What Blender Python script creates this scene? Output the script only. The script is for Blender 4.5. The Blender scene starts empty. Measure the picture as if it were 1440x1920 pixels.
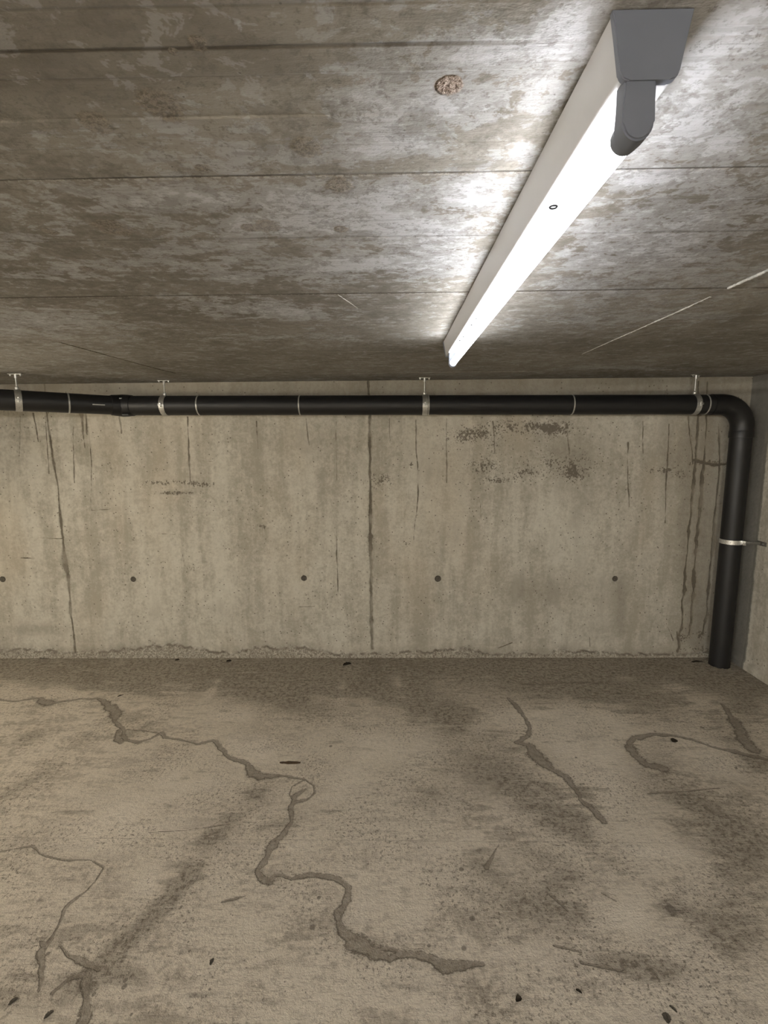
import bpy, bmesh, math, random
import numpy as np
from mathutils import Matrix, Vector
random.seed(7)
C = bpy.context.scene
COL = C.collection
PI = math.pi

# ------------------------------------------------------------------ camera
F_PX, PITCH, YAW, ROLL = 899.2, 0.1426, -0.0160, -0.00835
CAM = np.array([0.0, 0.0, 1.6935])
H, DW, XR = 2.15, 3.626, 2.629            # ceiling height, back wall, right wall
XL, YB = -7.4, -6.2                       # the rest of the garage


def basis():
    cp, sp = math.cos(PITCH), math.sin(PITCH)
    cy, sy = math.cos(YAW), math.sin(YAW)
    cr, sr = math.cos(ROLL), math.sin(ROLL)
    f = np.array([sy * cp, cy * cp, -sp])
    r = np.array([cy, -sy, 0.0])
    u = np.cross(r, f)
    return r * cr + u * sr, -r * sr + u * cr, f


RR, UU, FF = basis()


def at(x, y, axis, v):
    """the point of the plane axis=v seen at photograph position x, y"""
    d = FF * F_PX + RR * (x - 720) + UU * (960 - y)
    t = (v - CAM[axis]) / d[axis]
    return CAM + d * t


cam_d = bpy.data.cameras.new('camera')
cam = bpy.data.objects.new('camera', cam_d)
COL.objects.link(cam)
cam_d.sensor_fit = 'HORIZONTAL'
cam_d.sensor_width = 36
cam_d.lens = F_PX / 1440 * 36
cam_d.clip_start = 0.02
m = Matrix(((RR[0], UU[0], -FF[0], CAM[0]), (RR[1], UU[1], -FF[1], CAM[1]), (RR[2], UU[2], -FF[2], CAM[2]), (0, 0, 0, 1)))
cam.matrix_world = m
C.camera = cam
C.cycles.diffuse_bounces = 3
C.cycles.use_adaptive_sampling = True
C.cycles.adaptive_threshold = .15
C.cycles.adaptive_min_samples = 16
C.cycles.use_denoising = True
C.cycles.glossy_bounces = 2
C.cycles.max_bounces = 4
C.view_settings.view_transform = 'Standard'
C.view_settings.look = 'None'
C.view_settings.gamma = 1
C.view_settings.exposure = 0.0
C.view_settings.use_curve_mapping = False
w = bpy.data.worlds.new('world')
C.world = w
w.use_nodes = True
w.node_tree.nodes['Background'].inputs[0].default_value = (0.02, 0.02, 0.02, 1)
w.node_tree.nodes['Background'].inputs[1].default_value = 0.2


# ------------------------------------------------------------------ node helper
class Mat:
    def __init__(s, name):
        s.m = bpy.data.materials.new(name)
        s.m.use_nodes = True
        s.nt = s.m.node_tree
        s.nt.nodes.clear()
        s.out = s.nt.nodes.new('ShaderNodeOutputMaterial')
        s.bs = s.nt.nodes.new('ShaderNodeBsdfPrincipled')
        s.nt.links.new(s.bs.outputs[0], s.out.inputs[0])
        tc = s.nt.nodes.new('ShaderNodeTexCoord')
        s.P = tc.outputs['Object']

    def put(s, sock, v):
        if isinstance(v, bpy.types.NodeSocket):
            s.nt.links.new(v, sock)
        elif isinstance(v, (tuple, list)) and len(v) == 3 and sock.type == 'RGBA':
            sock.default_value = (*v, 1)
        else:
            sock.default_value = v

    def math(s, op, a, b=None, c=None, clamp=False):
        n = s.nt.nodes.new('ShaderNodeMath')
        n.operation = op
        n.use_clamp = clamp
        s.put(n.inputs[0], a)
        if b is not None: s.put(n.inputs[1], b)
        if c is not None: s.put(n.inputs[2], c)
        return n.outputs[0]

    def add(s, a, b): return s.math('ADD', a, b)
    def sub(s, a, b): return s.math('SUBTRACT', a, b)
    def mul(s, a, b): return s.math('MULTIPLY', a, b)
    def mx(s, a, b): return s.math('MAXIMUM', a, b)

    def xyz(s):
        n = s.nt.nodes.new('ShaderNodeSeparateXYZ')
        s.nt.links.new(s.P, n.inputs[0])
        return n.outputs

    def vec(s, sc=(1, 1, 1), rot=(0, 0, 0), loc=(0, 0, 0)):
        n = s.nt.nodes.new('ShaderNodeMapping')
        s.nt.links.new(s.P, n.inputs[0])
        n.inputs['Scale'].default_value = sc
        n.inputs['Rotation'].default_value = rot
        n.inputs['Location'].default_value = loc
        return n.outputs[0]

    def noise(s, v, scale, detail=6, rough=.55, dist=0.0):
        n = s.nt.nodes.new('ShaderNodeTexNoise')
        s.put(n.inputs['Vector'], v)
        n.inputs['Scale'].default_value = scale
        n.inputs['Detail'].default_value = min(detail, 4.0)
        n.inputs['Roughness'].default_value = rough
        n.inputs['Distortion'].default_value = dist
        return n.outputs[0]

    def voro(s, v, scale, feature='F1', rnd=1.0):
        n = s.nt.nodes.new('ShaderNodeTexVoronoi')
        n.feature = feature
        s.put(n.inputs['Vector'], v)
        n.inputs['Scale'].default_value = scale
        n.inputs['Randomness'].default_value = rnd
        return n.outputs

    def step(s, v, lo, hi, a=0.0, b=1.0):
        n = s.nt.nodes.new('ShaderNodeMapRange')
        n.interpolation_type = 'SMOOTHSTEP'
        s.put(n.inputs[0], v)
        n.inputs[1].default_value = lo
        n.inputs[2].default_value = hi
        n.inputs[3].default_value = a
        n.inputs[4].default_value = b
        return n.outputs[0]

    def mix(s, f, a, b, mode='MIX'):
        n = s.nt.nodes.new('ShaderNodeMix')
        n.data_type = 'RGBA'
        n.blend_type = mode
        n.clamp_factor = True
        s.put(n.inputs[0], f)
        s.put(n.inputs[6], a)
        s.put(n.inputs[7], b)
        return n.outputs[2]

    def attr(s, name):
        n = s.nt.nodes.new('ShaderNodeAttribute')
        n.attribute_name = name
        return n.outputs['Fac']

    def bump(s, h, strength=.5, dist=.003, prev=None):
        n = s.nt.nodes.new('ShaderNodeBump')
        n.inputs['Strength'].default_value = strength
        n.inputs['Distance'].default_value = dist
        s.put(n.inputs['Height'], h)
        if prev is not None: s.nt.links.new(prev, n.inputs['Normal'])
        return n.outputs[0]

    def finish(s, color=None, rough=None, normal=None, metal=None, spec=None):
        if color is not None: s.put(s.bs.inputs['Base Color'], color)
        if rough is not None: s.put(s.bs.inputs['Roughness'], rough)
        if normal is not None: s.put(s.bs.inputs['Normal'], normal)
        if metal is not None: s.put(s.bs.inputs['Metallic'], metal)
        if spec is not None: s.put(s.bs.inputs['Specular IOR Level'], spec)
        return s.m


def simple(name, col, rough=.5, metal=0.0, var=.12, bump=.05, scale=40, spec=.5):
    M = Mat(name)
    n = M.noise(M.P, scale, 4)
    c = M.mix(M.step(n, .3, .7), tuple(x * (1 - var) for x in col), tuple(min(1, x * (1 + var)) for x in col))
    return M.finish(c, M.step(n, .2, .8, rough * .85, min(1, rough * 1.15)), M.bump(n, bump, .001), metal, spec)


# ------------------------------------------------------------------ mesh helpers
def obj(name, bm, mat, parent=None, smooth=True):
    me = bpy.data.meshes.new(name)
    bmesh.ops.recalc_face_normals(bm, faces=bm.faces)
    bm.to_mesh(me)
    bm.free()
    me.materials.append(mat)
    if smooth:
        me.shade_smooth()
        me.set_sharp_from_angle(angle=math.radians(38))
    o = bpy.data.objects.new(name, me)
    COL.objects.link(o)
    if parent is not None:
        o.parent = parent
        q = parent; org = Vector()
        while q is not None: org += q.location; q = q.parent
        me.transform(Matrix.Translation(-org))
    return o


def tag(o, label=None, cat=None, group=None, kind=None):
    if label: o['label'] = label
    if cat: o['category'] = cat
    if group: o['group'] = group
    if kind: o['kind'] = kind
    return o


def empty(name, loc, label, cat, group=None):
    o = bpy.data.objects.new(name, None)
    o.empty_display_size = .05
    o.location = loc
    COL.objects.link(o)
    return tag(o, label, cat, group)


def box(bm, c, s, bev=0.0, rot=None, seg=2):
    r = bmesh.ops.create_cube(bm, size=1)
    vs = r['verts']
    M = Matrix.Translation(c) @ (rot or Matrix()) @ Matrix.Diagonal((*s, 1))
    bmesh.ops.transform(bm, matrix=M, verts=vs)
    if bev:
        es = list({e for v in vs for e in v.link_edges})
        bmesh.ops.bevel(bm, geom=es, offset=bev, segments=seg, affect='EDGES', profile=.5)


def frame(t):
    t = Vector(t).normalized()
    a = Vector((0, 0, 1)) if abs(t.z) < .9 else Vector((0, 1, 0))
    n = t.cross(a).normalized()
    return n, n.cross(t).normalized()


def sweep(bm, pts, radii, seg=24, caps=True):
    pts = [Vector(p) for p in pts]
    rings = []
    n0 = None
    for i, p in enumerate(pts):
        if i == 0: t = pts[1] - p
        elif i == len(pts) - 1: t = p - pts[i - 1]
        else: t = (pts[i + 1] - p).normalized() + (p - pts[i - 1]).normalized()
        t.normalize()
        if n0 is None: n0 = frame(t)[0]
        n0 = (n0 - t * n0.dot(t)).normalized()
        b = t.cross(n0)
        r = radii[i] if isinstance(radii, (list, tuple)) else radii
        rings.append([bm.verts.new(p + (n0 * math.cos(a) + b * math.sin(a)) * r) for a in [2 * PI * k / seg for k in range(seg)]])
    for A, B in zip(rings, rings[1:]):
        for k in range(seg):
            bm.faces.new((A[k], A[(k + 1) % seg], B[(k + 1) % seg], B[k]))
    if caps:
        bm.faces.new(rings[0]); bm.faces.new(rings[-1])


def cyl(bm, a, b, r, seg=20, r2=None):
    sweep(bm, [a, b], [r, r if r2 is None else r2], seg)


def ring_band(bm, c, axis, r0, r1, width, seg=48, a0=0, a1=2 * PI, nz=None):
    """a flat strap bent round axis; rectangular section, angles measured from nz"""
    axis = Vector(axis).normalized()
    n, b = frame(axis)
    if nz is not None:
        n = (Vector(nz) - axis * Vector(nz).dot(axis)).normalized(); b = axis.cross(n)
    full = abs(a1 - a0 - 2 * PI) < 1e-6
    N = seg
    cnt = N if full else N + 1
    R = []
    for k in range(cnt):
        a = a0 + (a1 - a0) * k / N
        d = n * math.cos(a) + b * math.sin(a)
        R.append([bm.verts.new(Vector(c) + d * rr + axis * ww) for rr, ww in ((r0, -width / 2), (r1, -width / 2), (r1, width / 2), (r0, width / 2))])
    for k in range(N):
        A, B = R[k], R[(k + 1) % cnt]
        for j in range(4): bm.faces.new((A[j], A[(j + 1) % 4], B[(j + 1) % 4], B[j]))
    if not full:
        bm.faces.new(R[0]); bm.faces.new(R[-1])


def torus(bm, c, axis, R, r, seg=56, s2=8):
    axis = Vector(axis).normalized()
    n, b = frame(axis)
    rg = []
    for k in range(seg):
        a = 2 * PI * k / seg
        d = n * math.cos(a) + b * math.sin(a)
        rg.append([bm.verts.new(Vector(c) + d * (R + r * math.cos(q)) + axis * r * math.sin(q)) for q in [2 * PI * j / s2 for j in range(s2)]])
    for k in range(seg):
        A, B = rg[k], rg[(k + 1) % seg]
        for j in range(s2): bm.faces.new((A[j], A[(j + 1) % s2], B[(j + 1) % s2], B[j]))


# ------------------------------------------------------------------ fields on the big surfaces
def spaced(lo, hi, a, b, fine, coarse=.12, extra=()):
    v = list(np.arange(lo, a, coarse)) + list(np.arange(a, b, fine)) + list(np.arange(b, hi, coarse)) + [hi] + list(extra)
    v = np.unique(np.round(np.array(v), 5))
    keep = [v[0]]
    for q in v[1:]:
        if q - keep[-1] > 2e-4: keep.append(q)
    keep[-1] = hi
    return np.array(keep)


def sheet(name, us, vs, pos, mat, fields=None, flip=False, disp=None):
    U, V = np.meshgrid(us, vs)
    U = U.ravel(); V = V.ravel()
    co = pos(U, V)
    if disp is not None: co = disp(U, V, co)
    nu, nv = len(us), len(vs)
    i = np.arange(nu * nv).reshape(nv, nu)
    q = np.stack([i[:-1, :-1], i[:-1, 1:], i[1:, 1:], i[1:, :-1]], -1).reshape(-1, 4)
    if flip: q = q[:, ::-1]
    me = bpy.data.meshes.new(name)
    me.vertices.add(nu * nv)
    me.vertices.foreach_set('co', co.astype(np.float32).ravel())
    me.loops.add(len(q) * 4)
    me.loops.foreach_set('vertex_index', q.astype(np.int32).ravel())
    me.polygons.add(len(q))
    me.polygons.foreach_set('loop_start', np.arange(0, len(q) * 4, 4, dtype=np.int32))
    me.polygons.foreach_set('loop_total', np.full(len(q), 4, dtype=np.int32))
    me.update(calc_edges=True)
    for k, fn in (fields or {}).items():
        a = me.attributes.new(k, 'FLOAT', 'POINT')
        a.data.foreach_set('value', fn(U, V).astype(np.float32))
    me.materials.append(mat)
    o = bpy.data.objects.new(name, me)
    COL.objects.link(o)
    o['kind'] = 'structure'
    return o


def line_field(U, V, lines, conv, cap=3.0):
    """smallest distance to any polyline, in units of the line's own half width; lines: (points, width in m or list)"""
    out = np.full(U.shape, cap)
    for pts, wd in lines:
        P = [conv(*p) for p in pts]
        W = wd if isinstance(wd, (list, tuple)) else [wd] * len(P)
        for (a, b, wa, wb) in zip(P, P[1:], W, W[1:]):
            mg = cap * max(wa, wb)
            sel = np.where((U > min(a[0], b[0]) - mg) & (U < max(a[0], b[0]) + mg) & (V > min(a[1], b[1]) - mg) & (V < max(a[1], b[1]) + mg))[0]
            if len(sel) == 0: continue
            x, y = U[sel], V[sel]
            dx, dy = b[0] - a[0], b[1] - a[1]
            L = dx * dx + dy * dy + 1e-12
            t = np.clip(((x - a[0]) * dx + (y - a[1]) * dy) / L, 0, 1)
            d = np.hypot(x - a[0] - t * dx, y - a[1] - t * dy) / (wa + (wb - wa) * t)
            out[sel] = np.minimum(out[sel], d)
    return out


def rough(lines, conv, amp, seed, step=.012, bead=.45):
    """the same lines with a ragged course and an uneven width"""
    rs = np.random.RandomState(seed)
    out = []
    for pts, wd in lines:
        P = [np.array(conv(*p)) for p in pts]
        W = wd if isinstance(wd, (list, tuple)) else [wd] * len(P)
        Q, V = [], []
        for a, b, wa, wb in zip(P, P[1:], W, W[1:]):
            n = max(1, int(np.linalg.norm(b - a) / step))
            for k in range(n):
                Q.append(a + (b - a) * k / n); V.append(wa + (wb - wa) * k / n)
        Q.append(P[-1]); V.append(W[-1])
        Q = np.array(Q); V = np.array(V)
        n = len(Q)
        for sc, am in ((9, 1.0), (4, .6), (1.5, .35)):
            kx = rs.uniform(-1, 1, (int(n / sc) + 3, 3))
            t = np.arange(n) / sc
            i = t.astype(int); f = (t - i)[:, None]
            f = f * f * (3 - 2 * f)
            v = kx[i] * (1 - f) + kx[i + 1] * f
            big = np.clip(V / .008, .35, 1.3)
            Q[:, 0] += v[:, 0] * am * amp[0] * big
            Q[:, 1] += v[:, 1] * am * amp[1] * big
            V = V * (1 + v[:, 2] * am * bead)
        V = np.clip(V, .0012, None)
        out.append(([tuple(q) for q in Q], list(V)))
    return out


def blob_field(U, V, blobs, conv):
    """soft ellipses read off the surface: (x, y, rx, ry, angle in degrees, strength)"""
    out = np.zeros(U.shape)
    for (x, y, rx, ry, ang, st) in blobs:
        a = math.radians(ang)
        c = np.array(conv(x, y))
        A = np.array(conv(x + 8 * math.cos(a), y + 8 * math.sin(a))) - c
        B = np.array(conv(x - 8 * math.sin(a), y + 8 * math.cos(a))) - c
        A *= rx / 8; B *= ry / 8
        Mi = np.linalg.inv(np.array([A, B]).T)
        dx, dy = U - c[0], V - c[1]
        p = Mi[0, 0] * dx + Mi[0, 1] * dy
        q = Mi[1, 0] * dx + Mi[1, 1] * dy
        out += st * np.exp(-(p * p + q * q))
    return out


def fl(x, y): return tuple(at(x, y, 2, 0)[:2])
def wl(x, y): p = at(x, y, 1, DW); return (p[0], p[2])
def ce(x, y): return tuple(at(x, y, 2, H)[:2])


def smooth_noise(n, seed, amp, octaves=((.9, 1), (.3, .5), (.1, .35), (.04, .2))):
    """1-D noise as a function of metres"""
    rs = np.random.RandomState(seed)
    tabs = [(p, a, rs.uniform(-1, 1, 4096)) for p, a in octaves]

    def f(x):
        o = np.zeros(np.shape(x))
        for p, a, t in tabs:
            q = np.asarray(x) / p + 1000
            i = np.floor(q).astype(int)
            r = q - i
            r = r * r * (3 - 2 * r)
            o = o + a * (t[i % 4096] * (1 - r) + t[(i + 1) % 4096] * r)
        return o * amp
    return f


GAIN_FLOOR = (1.99, 2.04, 2.18)
GAIN_WALL = (1.90, 1.94, 2.07)
GAIN_CEIL = (1.11, 1.12, 1.20)

# ------------------------------------------------------------------ floor
FLOOR_LINES = [
    ([(-60, 1318), (0, 1312), (35, 1314), (60, 1309), (75, 1309), (80, 1314), (95, 1318), (110, 1316), (135, 1313), (150, 1310), (180, 1310), (203, 1320), (215, 1338), (213, 1352), (228, 1366), (233, 1380), (238, 1387), (262, 1391), (280, 1386), (298, 1375), (310, 1382), (345, 1388), (370, 1395), (402, 1388), (410, 1402), (430, 1420), (465, 1432), (475, 1445), (492, 1456), (530, 1455), (570, 1460)],
     [.006, .008, .007, .007, .007, .02, .024, .012, .008, .009, .010, .016, .02, .013, .011, .010, .008, .008, .007, .012, .009, .008, .008, .008, .011, .013, .012, .015, .012, .006, .005]),
    ([(570, 1460), (590, 1472), (591, 1486), (575, 1500), (555, 1503)], [.005, .004, .004, .004, .005]),
    ([(570, 1462), (548, 1475), (543, 1490), (553, 1502)], .003),
    ([(575, 1480), (556, 1495), (543, 1518), (541, 1545), (530, 1562), (508, 1590), (500, 1610), (480, 1638), (490, 1650), (505, 1653)], [.006, .012, .013, .010, .012, .009, .009, .010, .009, .010]),
    ([(500, 1652), (515, 1641), (530, 1642), (545, 1650), (580, 1638), (600, 1640), (630, 1648), (648, 1665), (645, 1700), (633, 1712), (638, 1740), (658, 1768), (690, 1782), (730, 1790), (760, 1790), (800, 1800), (840, 1815), (870, 1812), (905, 1811)],
     [.008, .006, .006, .006, .007, .006, .007, .009, .011, .013, .012, .017, .017, .013, .010, .011, .012, .009, .006]),
    ([(680, 1772), (720, 1777), (770, 1788), (800, 1795), (835, 1802), (880, 1808)], .004),
    ([(225, 1368), (220, 1385), (228, 1391)], .008),
    ([(238, 1368), (270, 1370), (298, 1375)], .004),
    ([(-30, 1603), (0, 1597), (25, 1592), (60, 1587), (75, 1602), (100, 1608), (130, 1612), (170, 1612), (198, 1625), (180, 1652), (165, 1668), (135, 1690), (120, 1705), (110, 1730), (95, 1760), (85, 1772), (78, 1762)],
     [.003, .003, .003, .006, .005, .003, .003, .003, .006, .004, .004, .006, .005, .004, .005, .008, .002]),
    ([(87, 1775), (78, 1800), (73, 1835), (70, 1860)], [.009, .010, .008, .003]),
    ([(110, 1775), (130, 1793), (150, 1800), (172, 1812), (185, 1820)], [.002, .004, .009, .008, .006]),
    ([(100, 1862), (130, 1838), (162, 1832), (160, 1880), (148, 1920), (140, 1960)], [.006, .006, .009, .007, .010, .012]),
    ([(952, 1308), (968, 1325), (982, 1340), (991, 1358), (988, 1375), (970, 1392), (990, 1396)], [.006, .012, .012, .012, .012, .016, .012]),
    ([(990, 1396), (1002, 1418), (1030, 1440), (1062, 1458), (1080, 1478)], [.018, .022, .02, .016, .01]),
    ([(1080, 1478), (1090, 1500), (1112, 1516), (1130, 1540)], [.006, .008, .014, .02]),
    ([(1352, 1320), (1372, 1345), (1388, 1370), (1402, 1395), (1420, 1410)], [.012, .018, .022, .026, .018]),
    ([(1180, 1402), (1178, 1392), (1190, 1382), (1230, 1378), (1262, 1378), (1300, 1388), (1345, 1402), (1395, 1415), (1440, 1425)], [.014, .014, .014, .012, .008, .008, .010, .012, .01]),
    ([(1180, 1402), (1190, 1416), (1215, 1432), (1240, 1440)], [.014, .014, .016, .016]),
    ([(1215, 1488), (1300, 1482), (1350, 1478)], .003),
    ([(1090, 1805), (1130, 1814), (1175, 1822)], [.003, .004, .003]),
    ([(1040, 1775), (1090, 1787)], .003),
    ([(280, 1560), (350, 1556), (430, 1545)], .002),
    ([(415, 1692), (440, 1688), (460, 1680)], [.002, .005, .002]),
    ([(912, 1625), (925, 1600), (935, 1585)], [.006, .004, .002]),
    ([(1020, 1670), (1045, 1690), (1065, 1708)], .003),
    ([(1130, 1675), (1155, 1690)], .004),
    ([(975, 1283), (1010, 1283), (1055, 1281), (1130, 1280)], [.012, .006, .004, .010]),
]
FLOOR_DARK = [  # damp and dirty areas
    (150, 1265, 260, 26, 4, .55), (400, 1270, 200, 28, 0, .7), (650, 1270, 170, 36, 0, .75), (520, 1300, 90, 26, 25, .5),
    (820, 1335, 110, 34, 20, .75), (1040, 1275, 130, 30, 0, .8), (1140, 1300, 60, 22, 0, .8), (1330, 1270, 120, 26, 6, .8), (950, 1250, 200, 14, 0, .4),
    (1240, 1320, 60, 30, 0, .6), (1390, 1330, 50, 60, 50, .5), (900, 1450, 90, 40, 20, .45), (1010, 1500, 90, 38, 30, .6),
    (1060, 1540, 60, 30, 30, .6), (800, 1500, 60, 30, 0, .4), (1100, 1490, 40, 14, 40, .5), (1290, 1500, 70, 22, 20, .6), (1380, 1570, 70, 36, 30, .9),
    (1280, 1560, 60, 20, 40, .4), (410, 1560, 50, 22, -40, .7), (340, 1660, 70, 18, -48, .85), (240, 1760, 90, 20, -42, .85), (480, 1490, 36, 22, -40, .6),
    (560, 1530, 60, 40, -30, .35), (260, 1370, 50, 10, -20, .4), (60, 1380, 60, 14, -25, .35), (30, 1480, 60, 14, -30, .3), (80, 1450, 50, 12, -35, .25),
    (1000, 1700, 110, 60, 20, .5), (900, 1620, 60, 30, 0, .4), (1080, 1640, 70, 20, 20, .4), (1250, 1700, 40, 24, 0, .4), (1220, 1815, 70, 26, 10, .9), (1360, 1740, 80, 50, 20, .6),
    (1380, 1640, 60, 40, 30, .5), (1120, 1800, 50, 14, 10, .5), (220, 1830, 60, 18, 0, .4), (720, 1770, 60, 14, 10, .35), (1150, 1620, 50, 14, 30, .35), (60, 1870, 120, 40, 0, .3),
    (140, 1850, 40, 30, 0, .3), (530, 1640, 40, 24, 0, .3), (1420, 1430, 40, 20, 0, .6), (1000, 1600, 50, 14, 20, .3), (760, 1850, 90, 14, 0, .2)]
FLOOR_LIGHT = [
    (430, 1340, 60, 22, 0, .5), (470, 1400, 60, 26, 0, .7), (400, 1290, 22, 8, -50, .6), (1010, 1345, 120, 26, 0, .6), (1100, 1370, 110, 40, 0, .75), (1130, 1450, 80, 60, 40, .6),
    (1330, 1420, 90, 30, 25, .7), (330, 1290, 60, 14, 0, .3), (720, 1390, 100, 40, 0, .5), (300, 1480, 200, 60, -20, .3), (560, 1590, 120, 30, 0, .25), (210, 1560, 120, 50, 0, .4),
    (640, 1480, 60, 50, 0, .35), (1270, 1290, 30, 14, 0, .4), (750, 1290, 16, 40, -20, .35), (640, 1300, 12, 30, 10, .4), (280, 1660, 40, 30, -45, .5), (1180, 1720, 60, 40, 0, .4), (1200, 1900, 90, 30, 0, .25),
    (960, 1790, 120, 20, 0, .3), (820, 1590, 60, 14, 0, .25), (1010, 1480, 50, 8, 30, .3), (1240, 1600, 70, 20, 0, .4), (680, 1700, 60, 60, 0, .3), (120, 1300, 60, 12, 0, .3)]
FLOOR_SPOTS = [(1172 / 2, 1738, 9), (885, 1722, 9), (804, 1773, 6), (870, 1778, 8), (598, 1683, 6), (355, 1783, 5), (395, 1806, 4), (235, 1838, 7), (233, 1850, 8), (393, 1855, 5), (224, 1871, 4), (176, 1864, 7),
               (90, 1788, 6), (353, 1766, 4), (1258, 1705, 16), (1010, 1820, 5), (776, 1359, 4), (620, 1399, 5), (1316, 1364, 6), (1228, 1371, 4), (952, 1742, 5), (865, 1630, 8), (1340, 1777, 6), (548, 1431, 4), (966, 1807, 4),
               (1270, 1661, 4), (340, 1700, 5), (690, 1620, 4), (1150, 1262, 6), (1105, 1294, 6), (1160, 1300, 7), (1080, 1420, 4), (1380, 1440, 5), (700, 1850, 3), (246, 1902, 5), (280, 1898, 4)]


def spot_field(U, V, spots, conv, shrink=1.0):
    out = np.full(U.shape, 3.0)
    for (x, y, r) in spots:
        c = conv(x, y); e = conv(x + r * shrink, y)
        R = math.hypot(e[0] - c[0], e[1] - c[1])
        sel = np.where((abs(U - c[0]) < 3 * R) & (abs(V - c[1]) < 3 * R))[0]
        out[sel] = np.minimum(out[sel], np.hypot(U[sel] - c[0], V[sel] - c[1]) / R)
    return out


def floor_mat():
    M = Mat('floor_concrete')
    X, Y, Z = M.xyz()
    big = M.noise(M.P, 1.6, 5, .6, .4)
    med = M.noise(M.P, 5.0, 8, .62, .6)
    diag = M.noise(M.vec((1, 4.5, 1), (0, 0, math.radians(-38))), 3.2, 8, .62, .5)
    diag2 = M.noise(M.vec((1, 6, 1), (0, 0, math.radians(35))), 4.0, 8, .65, .4)
    fine = M.noise(M.P, 38, 8, .7)
    side = M.step(X, -.6, .8)
    dg = M.math('ADD', M.mul(diag, M.sub(1, side)), M.mul(diag2, side))
    tone = M.add(M.add(M.mul(big, .3), M.mul(med, .35)), M.add(M.mul(dg, .50), M.mul(M.sub(fine, .5), .42)))
    c = M.mix(M.step(tone, .40, .62), (.128, .108, .080), (.330, .290, .226))
    # damp patches with ragged borders
    dk = M.attr('dark')
    rag = M.add(M.mul(M.sub(med, .5), 1.6), M.add(M.mul(M.sub(fine, .5), 1.0), M.mul(M.sub(dg, .5), 2.4)))
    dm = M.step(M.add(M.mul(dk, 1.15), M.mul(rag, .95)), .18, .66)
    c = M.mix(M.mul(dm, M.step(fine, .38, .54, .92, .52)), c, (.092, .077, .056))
    lt = M.attr('light')
    lm = M.step(M.sub(lt, M.mul(rag, .7)), .12, .6)
    c = M.mix(M.mul(lm, .6), c, (.40, .355, .285))
    # dirt flecks
    fm = M.step(M.noise(M.P, 70, 5, .85), .53, .60)
    fl_ = M.mul(fm, M.step(M.add(M.noise(M.P, 3.5, 3), M.mul(dk, .3)), .38, .62))
    c = M.mix(M.mul(fl_, .8), c, (.058, .047, .034))
    sc = M.noise(M.vec((1, 14, 1), (0, 0, math.radians(-35))), 18, 5, .6)
    c = M.mix(M.mul(M.step(sc, .57, .66), .45), c, (.08, .066, .05))
    sw = M.noise(M.vec((1, 11, 1), (0, 0, math.radians(28))), 14, 5, .6)
    c = M.mix(M.mul(M.step(sw, .57, .66), .32), c, (.42, .38, .31))
    # tiny pits
    pv = M.voro(M.P, 46)[0]
    pit = M.mul(M.step(pv, .16, .08), M.step(M.noise(M.P, 9, 2), .5, .62))
    c = M.mix(M.mul(pit, .7), c, (.05, .042, .032))
    # filled cracks
    wob = M.add(M.mul(M.sub(M.noise(M.P, 34, 6, .7), .5), 2.2), M.mul(M.sub(M.noise(M.P, 130, 4), .5), 1.3))
    ck = M.add(M.attr('crack'), wob)
    halo = M.step(ck, 2.3, 1.0)
    core = M.step(ck, 1.25, .75)
    edge = M.mul(M.step(ck, 1.45, 1.1), M.step(ck, .8, 1.05))
    c = M.mix(M.mul(halo, .38), c, (.13, .11, .085))
    c = M.mix(M.mul(core, M.step(fine, .35, .6, .75, .5)), c, (.108, .092, .068))
    c = M.mix(M.mul(edge, .75), c, (.055, .044, .032))
    sp = M.step(M.add(M.attr('spot'), M.mul(wob, .35)), 1.15, .8)
    c = M.mix(M.mul(sp, .72), c, (.075, .064, .048))
    # thin straight saw line
    ln = M.step(M.math('ABSOLUTE', M.sub(M.sub(Y, 1.842), M.add(M.mul(X, -.004), M.mul(M.sub(med, .5), .006)))), .0026, .0008)
    c = M.mix(M.mul(ln, M.mul(M.step(fine, .35, .6), .5)), c, (.09, .076, .058))
    h = M.add(M.noise(M.P, 34, 5, .80), M.mul(M.noise(M.P, 150, 3, .7), .35))
    h = M.sub(h, M.mul(M.step(M.attr('crack'), 1.3, .7), .3))
    nb = M.bump(h, .9, .007)
    r = M.step(M.add(dm, core), 0, 1.4, .82, .62)
    c = M.mix(1.0, c, GAIN_FLOOR, 'MULTIPLY')
    return M.finish(c, r, nb, None, .3)


FM = floor_mat()
us = spaced(XL, XR, -3.2, XR, .0055)
vs = spaced(YB, DW + .02, 1.0, DW, .0055)
wav = smooth_noise(1, 3, .0025)
floor = sheet('floor', us, vs, lambda u, v: np.stack([u, v, np.zeros_like(u)], -1), FM, {
    'crack': lambda u, v: line_field(u, v, rough(FLOOR_LINES, fl, (.008, .008), 3), lambda a, b: (a, b)),
    'spot': lambda u, v: spot_field(u, v, FLOOR_SPOTS, fl, .62),
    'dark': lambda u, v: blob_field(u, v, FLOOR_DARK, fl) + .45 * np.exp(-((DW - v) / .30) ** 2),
    'light': lambda u, v: blob_field(u, v, FLOOR_LIGHT, fl)})

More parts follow.
